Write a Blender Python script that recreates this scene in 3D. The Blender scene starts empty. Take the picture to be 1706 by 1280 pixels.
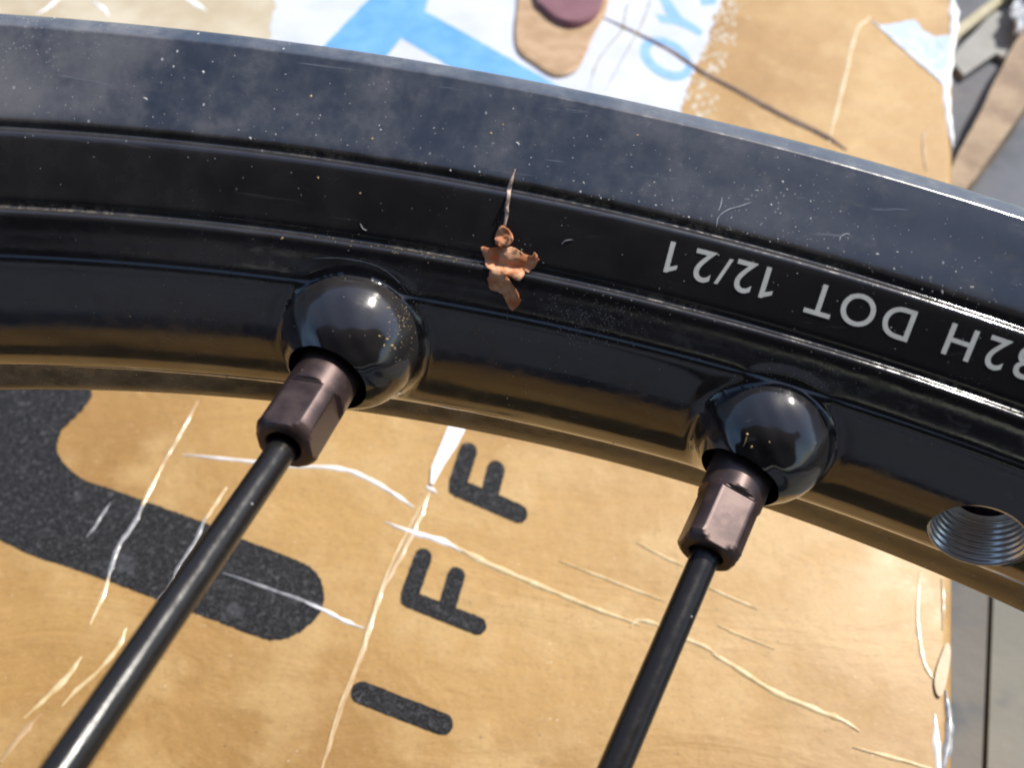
import bpy, bmesh, math, random
import numpy as np
from mathutils import Vector, Matrix
from mathutils.bvhtree import BVHTree
from mathutils.geometry import delaunay_2d_cdt
random.seed(7); np.random.seed(7)
MM = 0.001
sc = bpy.context.scene

# ------------------------------------------------------------------ camera
BOX_H = 60.0                                   # height of the cardboard box, mm
CAM_Z = BOX_H + 166.0                          # camera height, mm
W = np.array([[1, 0, 0], [0, -0.7507, 0.6606], [0, -0.6606, -0.7507]])   # view axes (right, down, forward) -> world
F = 1800.0                                     # focal length in photo pixels (photo 1706 wide)
O = np.array([0, 0, CAM_Z])
cam = bpy.data.cameras.new('camera'); camo = bpy.data.objects.new('camera', cam); sc.collection.objects.link(camo)
right, down, fwd = W[:, 0], W[:, 1], W[:, 2]
camo.matrix_world = Matrix(((right[0], -down[0], -fwd[0], 0), (right[1], -down[1], -fwd[1], 0),
                            (right[2], -down[2], -fwd[2], CAM_Z * MM), (0, 0, 0, 1)))
cam.sensor_width = 36.0; cam.lens = F / 1706 * 36
cam.clip_start = 0.005; cam.clip_end = 500
cam.dof.use_dof = True; cam.dof.focus_distance = 0.119; cam.dof.aperture_fstop = 36
sc.camera = camo

# ------------------------------------------------------------------ light
SUN = Vector((0.50, 0.42, 0.75)).normalized()
world = bpy.data.worlds.new('World'); sc.world = world; world.use_nodes = True
wn = world.node_tree.nodes; wl = world.node_tree.links
bg = wn['Background']; bg.inputs['Strength'].default_value = 0.15
sky = wn.new('ShaderNodeTexSky'); sky.sky_type = 'NISHITA'; sky.sun_disc = False
sky.sun_elevation = math.asin(SUN.z); sky.sun_rotation = math.atan2(SUN.x, SUN.y)
sky.altitude = 100; sky.air_density = 1.0; sky.dust_density = 1.0; sky.ozone_density = 1.0
wl.new(sky.outputs[0], bg.inputs[0])
sl = bpy.data.lights.new('sun', 'SUN'); sl.energy = 4.4; sl.angle = math.radians(0.53); sl.color = (1.0, 0.95, 0.86)
so = bpy.data.objects.new('sun', sl); sc.collection.objects.link(so)
so.rotation_euler = SUN.to_track_quat('Z', 'Y').to_euler()
sc.view_settings.view_transform = 'Standard'; sc.view_settings.look = 'None'
sc.view_settings.exposure = 0.35; sc.view_settings.gamma = 1.0
sc.render.engine = 'CYCLES'; sc.cycles.max_bounces = 10

# ------------------------------------------------------------------ helpers
def cw(P):                                     # view-frame mm -> world mm
    return W @ np.asarray(P, float) + O
def ray(px, py):
    return np.array([(px - 853) / F, (py - 640) / F, 1.0])
def at_z(px, py, z):                           # where the line of sight meets a horizontal plane
    d = W @ ray(px, py); return O + d * ((z - O[2]) / d[2])

def link(name, me, parent=None, mat=None, smooth=True):
    o = bpy.data.objects.new(name, me); sc.collection.objects.link(o)
    if parent is not None: o.parent = parent
    if mat is not None: me.materials.append(mat)
    if smooth:
        me.polygons.foreach_set('use_smooth', [True] * len(me.polygons)); me.update()
    return o
def mesh(name, verts, faces, parent=None, mat=None, smooth=True, sharp=None):
    me = bpy.data.meshes.new(name)
    me.from_pydata([tuple(np.asarray(v, float) * MM) for v in verts], [], faces); me.update()
    o = link(name, me, parent, mat, smooth)
    if sharp: me.set_sharp_from_angle(angle=math.radians(sharp))
    return o
def thing(name, label, cat, group=None, kind=None, mat=None):
    o = bpy.data.objects.new(name, None); sc.collection.objects.link(o); o.empty_display_size = 0.01
    tag(o, label, cat, group, kind); return o
def tag(o, label=None, cat=None, group=None, kind=None):
    if label: o['label'] = label
    if cat: o['category'] = cat
    if group: o['group'] = group
    if kind: o['kind'] = kind
    return o

def catmull(pts, n=8):
    P = np.asarray(pts, float); out = []
    Q = np.vstack([2 * P[0] - P[1], P, 2 * P[-1] - P[-2]])
    for i in range(len(P) - 1):
        p0, p1, p2, p3 = Q[i:i + 4]
        for k in range(n):
            t = k / n
            out.append(0.5 * (2 * p1 + (p2 - p0) * t + (2 * p0 - 5 * p1 + 4 * p2 - p3) * t * t + (3 * p1 - p0 - 3 * p2 + p3) * t ** 3))
    out.append(P[-1]); return np.array(out)

# ------------------------------------------------------------------ materials
class NT:
    def __init__(s, name):
        s.m = bpy.data.materials.new(name); s.m.use_nodes = True
        s.n = s.m.node_tree.nodes; s.l = s.m.node_tree.links; s.b = s.n['Principled BSDF']
        s.tc = s.n.new('ShaderNodeTexCoord').outputs['Object']
    def __call__(s, t, **kw):
        nd = s.n.new(t)
        for k, v in kw.items():
            if k in nd.inputs.keys(): s.set(nd.inputs[k], v)
            else: setattr(nd, k, v)
        return nd
    def set(s, inp, v):
        if isinstance(v, bpy.types.NodeSocket): s.l.new(v, inp)
        else: inp.default_value = v
    def P(s, **kw):
        for k, v in kw.items(): s.set(s.b.inputs[k.replace('_', ' ')], v)
    def noise(s, scale, detail=4, rough=0.55, vec=None, dist=0.0):
        nd = s('ShaderNodeTexNoise'); nd.inputs['Scale'].default_value = scale; nd.inputs['Detail'].default_value = detail
        nd.inputs['Roughness'].default_value = rough; nd.inputs['Distortion'].default_value = dist
        s.l.new(vec or s.tc, nd.inputs['Vector']); return nd.outputs['Fac']
    def map(s, sc3=(1, 1, 1), rot=(0, 0, 0), vec=None):
        nd = s('ShaderNodeMapping'); nd.inputs['Scale'].default_value = sc3; nd.inputs['Rotation'].default_value = rot
        s.l.new(vec or s.tc, nd.inputs['Vector']); return nd.outputs[0]
    def ramp(s, v, a, b, lo=0.0, hi=1.0):
        nd = s('ShaderNodeMapRange'); nd.interpolation_type = 'SMOOTHSTEP'
        for k, x in zip(('Value', 'From Min', 'From Max', 'To Min', 'To Max'), (v, a, b, lo, hi)): s.set(nd.inputs[k], x)
        return nd.outputs[0]
    def math(s, op, a, b=0.0):
        nd = s('ShaderNodeMath'); nd.operation = op; s.set(nd.inputs[0], a); s.set(nd.inputs[1], b); return nd.outputs[0]
    def mix(s, f, a, b):
        nd = s('ShaderNodeMix'); nd.data_type = 'RGBA'
        s.set(nd.inputs[0], f)
        for i, x in ((6, a), (7, b)):
            s.set(nd.inputs[i], x if isinstance(x, bpy.types.NodeSocket) else (*x, 1.0))
        return nd.outputs[2]
    def bump(s, h, strength, dist):
        nd = s('ShaderNodeBump'); nd.inputs['Strength'].default_value = strength; nd.inputs['Distance'].default_value = dist
        s.l.new(h, nd.inputs['Height']); s.l.new(nd.outputs[0], s.b.inputs['Normal']); return nd

def simple(name, col, rough=0.5, **kw):
    t = NT(name); n = t.noise(900, 4)
    t.P(Base_Color=t.mix(t.ramp(n, .35, .65), [c * .88 for c in col], [min(1, c * 1.08) for c in col]), Roughness=rough, **kw)
    return t

def specks(t, scale, thr, keep, vec=None, seed=0.0):
    """small irregular spots; returns 0..1 mask"""
    v = t.map((1, 1, 1), (seed, seed * .7, 0), vec) if seed else (vec or t.tc)
    vo = t('ShaderNodeTexVoronoi'); vo.feature = 'F1'; vo.inputs['Scale'].default_value = scale
    t.l.new(v, vo.inputs['Vector'])
    m = t.ramp(vo.outputs['Distance'], thr, thr * .45)
    sep = t('ShaderNodeSeparateColor'); t.l.new(vo.outputs['Color'], sep.inputs[0])
    return t.math('MULTIPLY', m, t.math('GREATER_THAN', sep.outputs[0], keep))

def rim_material():
    t = NT('black_gloss_paint')
    big = t.noise(38, 5, .6); mid = t.noise(300, 5, .65); fine = t.noise(2500, 3, .6)
    # radius from the wheel axis: outer flange gets more dust film, partly painting its grey sky reflection
    sep = t('ShaderNodeSeparateXYZ'); t.l.new(t.tc, sep.inputs[0])
    r = t.math('SQRT', t.math('ADD', t.math('MULTIPLY', sep.outputs[0], sep.outputs[0]), t.math('MULTIPLY', sep.outputs[1], sep.outputs[1])))
    outer = t.ramp(r, .2243, .2262)
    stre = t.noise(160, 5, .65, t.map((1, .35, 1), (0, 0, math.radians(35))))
    side = t.ramp(sep.outputs[0], .005, .070, 1.0, .12)  # film thins along x, painting a reflection that darkens to the right
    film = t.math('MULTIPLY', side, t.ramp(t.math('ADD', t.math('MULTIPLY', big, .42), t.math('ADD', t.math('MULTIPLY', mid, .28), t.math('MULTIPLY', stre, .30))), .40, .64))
    dust_sheen = t.math('MULTIPLY', film, t.math('ADD', t.math('ADD', t.math('MULTIPLY', outer, .27), t.math('MULTIPLY', t.ramp(r, .2329, .2333), .10)), .05))  # extra film on the lip paints its lighter reflection
    col = t.mix(dust_sheen, (.017, .0155, .0165), (.36, .33, .30))
    # grime packed along the two grooves
    def band(r0, w): return t.ramp(t.math('ABSOLUTE', t.math('SUBTRACT', r, r0)), w, w * .3)
    gr = t.math('MAXIMUM', band(.2196, .0004), t.math('MULTIPLY', band(.2250, .0004), .6))
    gr = t.math('MULTIPLY', gr, t.math('MULTIPLY', t.ramp(t.noise(45, 3, .6), .40, .60), t.ramp(t.noise(1300, 4, .7), .38, .62)))
    col = t.mix(t.math('MULTIPLY', gr, .55), col, (.24, .19, .12))
    dens = t.ramp(t.noise(55, 3, .6, dist=.4), .42, .62)
    s1 = t.math('MULTIPLY', specks(t, 1500, .22, .945, t.map((1, .6, 1), (0, 0, .6))), t.math('MULTIPLY', dens, t.math('ADD', t.math('MULTIPLY', outer, .8), .25)))
    s2 = t.math('MULTIPLY', specks(t, 2600, .28, .72, seed=.8), t.math('MULTIPLY', t.ramp(t.noise(75, 3, .6), .52, .66), t.math('ADD', t.math('MULTIPLY', outer, .6), .25)))
    sp = t.math('MAXIMUM', s1, t.math('MULTIPLY', s2, .6))
    col = t.mix(sp, col, (.40, .40, .39))
    scr = t.noise(900, 3, .6, t.map((.06, 1.6, 1), (0, 0, .5)))
    col = t.mix(t.math('MULTIPLY', t.ramp(scr, .66, .74), t.math('ADD', t.math('MULTIPLY', outer, .25), .10)), col, (.30, .30, .31))
    rg = t.math('ADD', t.math('ADD', t.math('MULTIPLY', film, .10), .075), t.math('MULTIPLY', outer, .07))
    rg = t.math('MAXIMUM', t.math('ADD', rg, t.math('MULTIPLY', t.ramp(t.noise(420, 5, .7), .48, .68), .12)), t.math('MULTIPLY', t.math('MAXIMUM', sp, gr), .7))
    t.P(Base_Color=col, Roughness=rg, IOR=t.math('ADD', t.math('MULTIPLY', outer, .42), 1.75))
    h = t.math('ADD', t.math('MULTIPLY', mid, .35), t.math('ADD', t.math('MULTIPLY', fine, .10), t.math('MULTIPLY', t.noise(170, 2), 1.1)))
    t.bump(h, .35, .00010)
    return t.m

def card_material():
    t = NT('kraft_cardboard_under_tape')
    big = t.noise(14, 5, .55); mid = t.noise(70, 5, .6); st = t.noise(26, 4, .6, t.map((1, 2.2, 1), (0, 0, math.radians(12))), .9)
    fine = t.noise(1500, 3, .7)
    c = t.mix(t.ramp(big, .3, .7), (.285, .145, .033), (.42, .243, .073))
    c = t.mix(t.math('MULTIPLY', t.ramp(mid, .45, .7), .55), c, (.49, .32, .13))
    c = t.mix(t.math('MULTIPLY', t.ramp(st, .5, .75), .12), c, (.27, .14, .05))
    c = t.mix(t.math('MULTIPLY', t.ramp(t.noise(900, 4, .8), .52, .68), .38), c, (.20, .11, .045))
    c = t.mix(t.math('MULTIPLY', t.ramp(t.noise(600, 4, .8, t.map((1, 3, 1), (0, 0, .4))), .55, .70), .28), c, (.62, .46, .26))
    s1 = specks(t, 420, .11, .84)
    c = t.mix(t.math('MULTIPLY', s1, .7), c, (.12, .075, .04))
    s2 = specks(t, 700, .13, .93, seed=2.1)
    c = t.mix(t.math('MULTIPLY', s2, .6), c, (.75, .66, .5))
    t.P(Base_Color=c, Roughness=.62, Coat_Weight=.14, Coat_Roughness=t.ramp(mid, .3, .7, .16, .42))
    h = t.math('ADD', t.math('MULTIPLY', mid, 1.0), t.math('ADD', t.math('MULTIPLY', fine, .05), t.math('MULTIPLY', st, 1.4)))
    t.bump(h, .5, .0012)
    return t.m

def ink_material():
    t = NT('worn_black_print')
    fine = t.noise(2200, 3, .8); mid = t.noise(160, 5, .7); mm = t.noise(950, 5, .8)
    c = t.mix(t.ramp(fine, .42, .68), (.004, .004, .004), (.040, .038, .040))
    c = t.mix(t.math('MULTIPLY', t.ramp(mm, .53, .66), .65), c, (.12, .115, .12))
    c = t.mix(t.math('MULTIPLY', t.ramp(mid, .58, .72), .30), c, (.15, .15, .165))
    t.P(Base_Color=c, Roughness=.62, IOR=1.3)
    t.bump(t.math('ADD', fine, mm), .7, .0003)
    return t.m

def rough_mat(name, c1, c2, scale, rough=.6, coat=0.0, bumpd=0.0004, bs=.4):
    t = NT(name); n = t.noise(scale, 5, .6)
    t.P(Base_Color=t.mix(t.ramp(n, .35, .65), c1, c2), Roughness=rough, Coat_Weight=coat, Coat_Roughness=.12)
    if bumpd: t.bump(n, bs, bumpd)
    return t.m

M = {}
M['rim'] = rim_material(); M['card'] = card_material(); M['ink'] = ink_material()
def nipple_material():
    t = NT('brown_anodised_metal'); n = t.noise(500, 4, .6); f = t.noise(4000, 2, .6)
    c = t.mix(t.ramp(n, .3, .7), (.062, .040, .038), (.108, .072, .064))
    c = t.mix(specks(t, 1300, .2, .93), c, (.5, .42, .35))
    t.P(Base_Color=c, Metallic=.6, Roughness=t.ramp(n, .3, .7, .32, .44), Coat_Weight=.2, Coat_Roughness=.25)
    # mill marks round the axis of the nipple
    w = t('ShaderNodeTexWave'); w.bands_direction = 'Z'; w.inputs['Scale'].default_value = 1150; w.inputs['Distortion'].default_value = .8
    w.inputs['Detail'].default_value = 1
    t.l.new(t.tc, w.inputs['Vector']); t.bump(t.math('ADD', t.math('MULTIPLY', w.outputs['Fac'], .6), t.math('MULTIPLY', f, .3)),   .16, .00003)
    return t.m
M['nipple'] = nipple_material()
def spoke_material():
    t = NT('black_spoke_lacquer'); n = t.noise(700, 4, .6)
    c = t.mix(specks(t, 1100, .16, .95), (.014, .012, .011), (.5, .48, .45))
    t.P(Base_Color=c, Roughness=t.ramp(n, .3, .7, .20, .32), IOR=1.42); t.bump(t.math('ADD', n, t.noise(2500, 4, .7, t.map((1, 1, .15)))), .3, .00007); return t.m
M['spoke'] = spoke_material()
t = NT('bare_aluminium'); f = t.noise(1500, 3)
t.P(Base_Color=t.mix(t.ramp(f, .3, .7), (.80, .80, .80), (.93, .93, .92)), Metallic=.85, Roughness=.25); t.bump(f, .3, .00005); M['alu'] = t.m
M['tape_ins'] = rough_mat('violet_grey_rim_strip', (.06, .045, .09), (.22, .18, .27), 1200, .5)
M['letter'] = rough_mat('etched_letter', (.86, .80, .68), (.94, .89, .78), 1500, .55, 0, 0.00002)
M['wrinkle'] = rough_mat('raised_tape_wrinkle', (.56, .40, .19), (.68, .53, .31), 500, .3, .6, .0001)
M['wrinkle_soft'] = rough_mat('soft_tape_fold', (.38, .24, .10), (.46, .30, .15), 300, .45, .5, .0001)
M['wrinkle_white'] = rough_mat('white_lifted_tape', (.80, .78, .76), (.88, .87, .86), 500, .2, .6, .0001)
M['wrinkle_grey'] = rough_mat('grey_tape_scuff', (.20, .20, .21), (.34, .33, .33), 900, .4, .3, .0001)
M['label'] = rough_mat('white_label_paper', (.52, .53, .60), (.60, .61, .66), 60, .4, .5, .0006)  # bright tape glare, put into the colour
M['blue'] = rough_mat('blue_print', (.10, .30, .68), (.16, .38, .72), 90, .4, .5, .0006)
M['blue_pale'] = rough_mat('pale_blue_print', (.20, .38, .66), (.26, .44, .68), 200, .4, .5, .0003)
M['tan_tab'] = rough_mat('tan_tab', (.36, .22, .11), (.46, .30, .17), 200, .6)
M['pink'] = rough_mat('dusky_pink', (.16, .055, .065), (.21, .085, .095), 100, .5)
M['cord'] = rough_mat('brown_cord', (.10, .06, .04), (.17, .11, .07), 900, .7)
M['clear'] = rough_mat('blue_grey_tape_film', (.42, .50, .62), (.55, .62, .72), 120, .15, 1.0, .002, .8)
M['leaf'] = rough_mat('dried_orange_petal', (.56, .17, .055), (.70, .38, .21), 700, .75, 0, .0003, .8)
M['leaf_grey'] = rough_mat('dry_grey_brown_stem', (.40, .27, .20), (.60, .46, .38), 900, .75, 0, .0002, .8)
M['crumb'] = rough_mat('pale_grit', (.36, .35, .33), (.60, .58, .55), 900, .7, 0, 0)
M['crumb_y'] = rough_mat('ochre_grit', (.50, .33, .12), (.70, .52, .25), 900, .7, 0, 0)
M['lint'] = rough_mat('white_lint', (.55, .56, .58), (.7, .7, .7), 900, .7, 0, 0)
def concrete(name, a, b, c):
    t = NT(name); n = t.noise(9, 6, .6); n2 = t.noise(22, 5, .6); f = t.noise(300, 4, .7)
    col = t.mix(t.ramp(n, .35, .65), a, b); col = t.mix(t.math('MULTIPLY', t.ramp(n2, .5, .7), .6), col, c)
    col = t.mix(t.math('MULTIPLY', t.ramp(t.noise(40, 4, .6), .50, .66), .8), col, (.07, .08, .095))
    col = t.mix(t.math('MULTIPLY', f, .25), col, (.08, .08, .08)); t.P(Base_Color=col, Roughness=.8); t.bump(f, .3, .0008); return t.m
M['slab_dark'] = concrete('grey_concrete', (.12, .11, .10), (.17, .155, .13), (.22, .15, .11))
M['slab_light'] = concrete('pale_stone', (.15, .15, .125), (.22, .20, .16), (.25, .155, .10))
M['ground'] = concrete('blue_grey_concrete', (.09, .10, .125), (.13, .135, .16), (.16, .15, .14))
M['wood'] = rough_mat('weathered_wood', (.19, .12, .07), (.32, .23, .14), 60, .7, 0, .002)
M['greysheet'] = rough_mat('grey_sheet', (.24, .24, .23), (.32, .32, .30), 40, .7)
M['yedge'] = rough_mat('khaki_edge', (.34, .30, .18), (.40, .36, .24), 80, .6)
M['bag'] = rough_mat('clear_plastic_crumple', (.75, .78, .80), (.9, .9, .9), 80, .12, 1.0, .004, .9)

def slab3(name, c, hx, hy, hz, mat, r):          # round-cornered slab in the view frame, mm
    n = 64; vs = []; fs = []
    for (dz, k) in ((-hz, .97), (-hz * .5, 1.0), (hz * .5, 1.0), (hz, .97)):
        for i in range(n):
            t = 2 * math.pi * i / n; ct, st = math.cos(t), math.sin(t)
            x = math.copysign(abs(ct) ** .55, ct) * hx * k; y = math.copysign(abs(st) ** .55, st) * hy * k
            vs.append(cw((c[0] + x, c[1] + y, c[2] + dz)))
    for q_ in range(3):
        for i in range(n): fs.append((q_ * n + i, q_ * n + (i + 1) % n, (q_ + 1) * n + (i + 1) % n, (q_ + 1) * n + i))
    fs += [tuple(range(n))[::-1], tuple(range(3 * n, 4 * n))]
    return mesh(name, vs, fs, None, mat, False)
M['case'] = rough_mat('dark_phone_case', (.018, .017, .018), (.03, .027, .027), 300, .6)
blocker_slab = slab3('tablet', (5, 34, -12), 150, 84, 4.5, M['case'], 3)  # added slab out of view, darkens what the rim mirrors
tag(blocker_slab, 'dark tablet held over the wheel, seen only as a mirror image in the rim', 'tablet')
# ------------------------------------------------------------------ wheel frame (solved from the photograph's rim curves)
Rw = np.array([[0.99048246, -0.07503977, -0.1153843], [0.13100403, 0.77111371, 0.62307431], [0.04221906, -0.63225998, 0.77360511]])
Cw = np.array([-36.68547528, 163.49241058, -25.81203047])
RW = W @ Rw; TW = W @ Cw + O
def to_wheel(Pv): return Rw.T @ (np.asarray(Pv, float) - Cw)          # view frame -> wheel frame
def dir_wheel(d): return Rw.T @ (np.asarray(d, float))
def ray_wheel(px, py):
    return Rw.T @ (-Cw), Rw.T @ ray(px, py)

wheel = thing('motorcycle_wheel', 'glossy black spoked wheel rim with dust and etched lettering, held over the cardboard box', 'wheel rim')
wheel.matrix_world = Matrix([[*(RW[i]), TW[i] * MM] for i in range(3)] + [[0, 0, 0, 1]])
bpy.context.view_layer.update()

# profile (radius, axial); negative axial = the side nearer the camera
prof = [(236.0, -20.8), (236.0, -22.4), (235.85, -23.0), (235.5, -23.3), (235.15, -23.4), (234.2, -23.52), (233.4, -23.62), (233.15, -23.62), (232.9, -23.48), (231.6, -22.8),
        (229.0, -21.15), (227.0, -20.05), (225.5, -19.15), (225.2, -18.85), (225.05, -18.45), (224.85, -18.3), (224.6, -18.35), (224.3, -18.5),
        (223.95, -18.5), (223.65, -18.3), (223.3, -17.95), (222.0, -16.5), (220.6, -14.85), (220.0, -14.15), (219.85, -13.75), (219.7, -13.5),
        (219.5, -13.4), (219.25, -13.45), (219.0, -13.5), (218.75, -13.4), (218.5, -13.1), (218.0, -12.0), (217.5, -10.7), (217.2, -10.0), (217.05, -9.75),
        (216.85, -9.66), (216.65, -9.55), (216.45, -9.1), (216.15, -7.9), (215.75, -6.0), (215.3, -3.8), (215.0, -1.5), (214.95, 0.5), (215.15, 2.4), (215.6, 4.0), (216.1, 5.4),
        (216.9, 6.7), (218.2, 8.2), (220.0, 9.8), (222.5, 11.6), (226.0, 15.0), (228.2, 18.0), (229.0, 20.0), (229.35, 22.0), (229.5, 26.6), (229.8, 27.3),
        (230.6, 27.6), (231.6, 27.2), (232.0, 26.0), (231.8, 22.5), (229.5, 18.5), (226.5, 15.5), (224.0, 10), (223.5, 0), (224.0, -10), (227.0, -15.0), (230.0, -18.0), (232.5, -20.0), (234.3, -20.6)]
def chaikin(P, it):
    P = np.asarray(P, float)
    for _ in range(it):
        Q = np.roll(P, -1, 0); P = np.stack([.75 * P + .25 * Q, .25 * P + .75 * Q], 1).reshape(-1, 2)
    return P
pr = chaikin(prof, 2)
out = []
for i in range(len(pr)):                         # refine long spans on the bed, where the bosses grow
    a, b = pr[i], pr[(i + 1) % len(pr)]; out.append(a)
    L = np.linalg.norm(b - a)
    if a[1] > -14 and a[1] < 12 and a[0] < 221:
        n = int(L / 0.28)
        for k in range(1, n + 1): out.append(a + (b - a) * k / (n + 1))
pr = np.array(out)
phis = list(np.arange(-104, -62, .07)) + list(np.arange(-62, 256, 1.2))
phis = np.radians(phis)

# hole and boss data in the view frame -> wheel frame
q = .955; A3 = np.array
H1 = to_wheel(A3([-18.2, -1.3, 109.0]) * q); E1 = to_wheel(A3([-22.0, 7.4, 99.0]) * q); S1 = to_wheel(A3([-30.6, 26.2, 74.0]) * q); C1 = to_wheel([-15.75, -4.4, 106.9])
H2 = to_wheel(A3([23.2, 9.1, 109.5]) * q); E2 = to_wheel(A3([18.4, 17.1, 104.0]) * q); S2 = to_wheel(A3([9.0, 33.3, 94.0]) * q); C2 = to_wheel([24.85, 5.4, 106.5])
def spin(P, deg):
    a = math.radians(deg); c, s = math.cos(a), math.sin(a); return np.array([c * P[0] - s * P[1], s * P[0] + c * P[1], P[2]])
bosses = [(C1, H1, 6.95), (C2, H2, 6.55)]
V = np.empty((len(phis), len(pr), 3))
V[:, :, 0] = np.cos(phis)[:, None] * pr[None, :, 0]; V[:, :, 1] = np.sin(phis)[:, None] * pr[None, :, 0]; V[:, :, 2] = pr[None, :, 1]
onbed = ((pr[:, 0] < 222.2) & (pr[:, 1] > -13.3) & (pr[:, 1] < 12))
for (C, H, Rb) in bosses:
    e = H - C; e /= np.linalg.norm(e)
    rad = np.array([-C[0], -C[1], 0]); rad /= np.linalg.norm(rad)
    e = dir_wheel([-.10, .40, -.91]); e /= np.linalg.norm(e)
    D = V - C; along = D @ e; perp2 = (D ** 2).sum(2) - along ** 2
    tt = np.sqrt(np.maximum(Rb * Rb - perp2, 0)) - along
    # outside the sphere's shadow the lift falls away smoothly
    far = np.sqrt(np.maximum(perp2, 0)); tt = np.where(far < Rb, tt, -along - (far - Rb) * 3)
    k = .75; m = np.where(tt > 6 * k, tt, k * np.log1p(np.exp(np.clip(tt, -40, 6 * k * 8) / k)))
    # edge ring: a slight moat where the pressed boss meets the bed
    m = m - .07 * np.exp(-((far - Rb - .9) / .55) ** 2) * (m < .5)
    m *= onbed[None, :] & (along > -9) & (far < Rb + 4)
    wob = .035 * (np.sin(V[..., 0] * 1.5 + 1.7 * np.sin(V[..., 2] * .9)) + np.sin(V[..., 2] * 1.9 + V[..., 1] * .8) + .7 * np.sin(V[..., 0] * 2.7 - V[..., 2] * 2.2))
    m = m + wob * (m > .3)
    V += m[:, :, None] * e[None, None, :]
nphi, npr = len(phis), len(pr)
idx = np.arange(nphi * npr).reshape(nphi, npr)
a = idx; b = np.roll(idx, -1, 0); c = np.roll(b, -1, 1); d = np.roll(a, -1, 1)
faces = np.stack([a, d, c, b], 2).reshape(-1, 4)
me = bpy.data.meshes.new('rim'); vv = (V.reshape(-1, 3) * MM)
me.from_pydata(vv.tolist(), [], faces.tolist()); me.update()
rim = link('rim', me, wheel, M['rim'])
bm = bmesh.new(); bm.from_mesh(me); bmesh.ops.recalc_face_normals(bm, faces=bm.faces); bm.to_mesh(me); bm.free()

def frame_from(axis):
    z = Vector(axis).normalized(); x = z.orthogonal().normalized(); y = z.cross(x); return np.array(x), np.array(y), np.array(z)
def lathe(name, P, axis, rings, parent, mat, n=48, caps=True, smooth=True, sharp=30, rfun=None, twist=0.0, local=True):
    """rings: (distance along axis, radius); the object's own Z runs along the axis"""
    x, y, z = frame_from(axis); vs = []; fs = []
    for (h, r) in rings:
        for k in range(n):
            a = 2 * math.pi * k / n
            rr = rfun(a, h, r) if rfun else r
            vs.append((rr * math.cos(a), rr * math.sin(a), h))
    for j in range(len(rings) - 1):
        for k in range(n):
            k2 = (k + 1) % n; fs.append((j * n + k, j * n + k2, (j + 1) * n + k2, (j + 1) * n + k))
    if caps: fs.append(tuple(range(n))[::-1]); fs.append(tuple((len(rings) - 1) * n + k for k in range(n)))
    o = mesh(name, vs, fs, parent, mat, smooth, sharp)
    ct, st = math.cos(twist), math.sin(twist); x2 = ct * x + st * y; y2 = -st * x + ct * y
    o.matrix_local = Matrix([[x2[i], y2[i], z[i], P[i] * MM] for i in range(3)] + [[0, 0, 0, 1]])
    return o

# valve hole position
o_, d_ = ray_wheel(1629, 897)
aa = d_[0] ** 2 + d_[1] ** 2; bb = o_[0] * d_[0] + o_[1] * d_[1]; cc = o_[0] ** 2 + o_[1] ** 2 - 215.2 ** 2
VH = o_ + d_ * ((-bb + math.sqrt(bb * bb - aa * cc)) / aa)
vax = np.array([VH[0], VH[1], 0.0]); vax /= np.linalg.norm(vax)        # outward, into the rim

cutters = []
for (H, E_) in ((H1, E1), (H2, E2)):
    ax = H - E_; ax /= np.linalg.norm(ax)
    cutters.append(lathe('cut', H - ax * 5.5, ax, [(0, 4.1), (9.5, 4.1)], wheel, M['rim'], 64))
cutters.append(lathe('cut', VH - vax * 5, vax, [(0, 4.8), (12.5, 4.8)], wheel, M['rim'], 96))
for cobj in cutters:
    md = rim.modifiers.new('b', 'BOOLEAN'); md.operation = 'DIFFERENCE'; md.object = cobj; md.solver = 'EXACT'
bpy.context.view_layer.update()
dg = bpy.context.evaluated_depsgraph_get()
me2 = bpy.data.meshes.new_from_object(rim.evaluated_get(dg)); rim.modifiers.clear(); rim.data = me2; me2.name = 'rim'
for cobj in cutters: bpy.data.objects.remove(cobj, do_unlink=True)
me2.set_sharp_from_angle(angle=math.radians(42))
bvh = BVHTree.FromPolygons([v.co.copy() for v in me2.vertices], [tuple(p.vertices) for p in me2.polygons])
def on_rim(px, py, lift=0.0):                  # point where a line of sight meets the rim, wheel frame mm
    o, d = ray_wheel(px, py); d = d / np.linalg.norm(d)
    loc, nor, i, dist = bvh.ray_cast(Vector(o * MM), Vector(d))
    if loc is None: return None, None
    n = np.array(nor); n = n if n @ d < 0 else -n
    return np.array(loc) / MM + n * lift, n

# valve hole liner: bare cut metal with turning rings
rings = []
for k in range(0, 61):
    h = -0.1 + k * 0.085; rings.append((h, 4.66 - .16 * h - .10 * math.cos(k * 2 * math.pi / 8.0)))
rings += [(5.1, 3.1), (5.4, 3.3)]
rings = [(rings[0][0], 4.78)] + rings
lin = lathe('valve_hole', VH + vax * 0.35, vax, rings, rim, M['alu'], 96, caps=False, sharp=60)
lathe('rim_strip', VH + vax * 6.6, vax, [(0, 4.9), (.3, 4.9)], rim, M['tape_ins'], 48)

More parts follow.
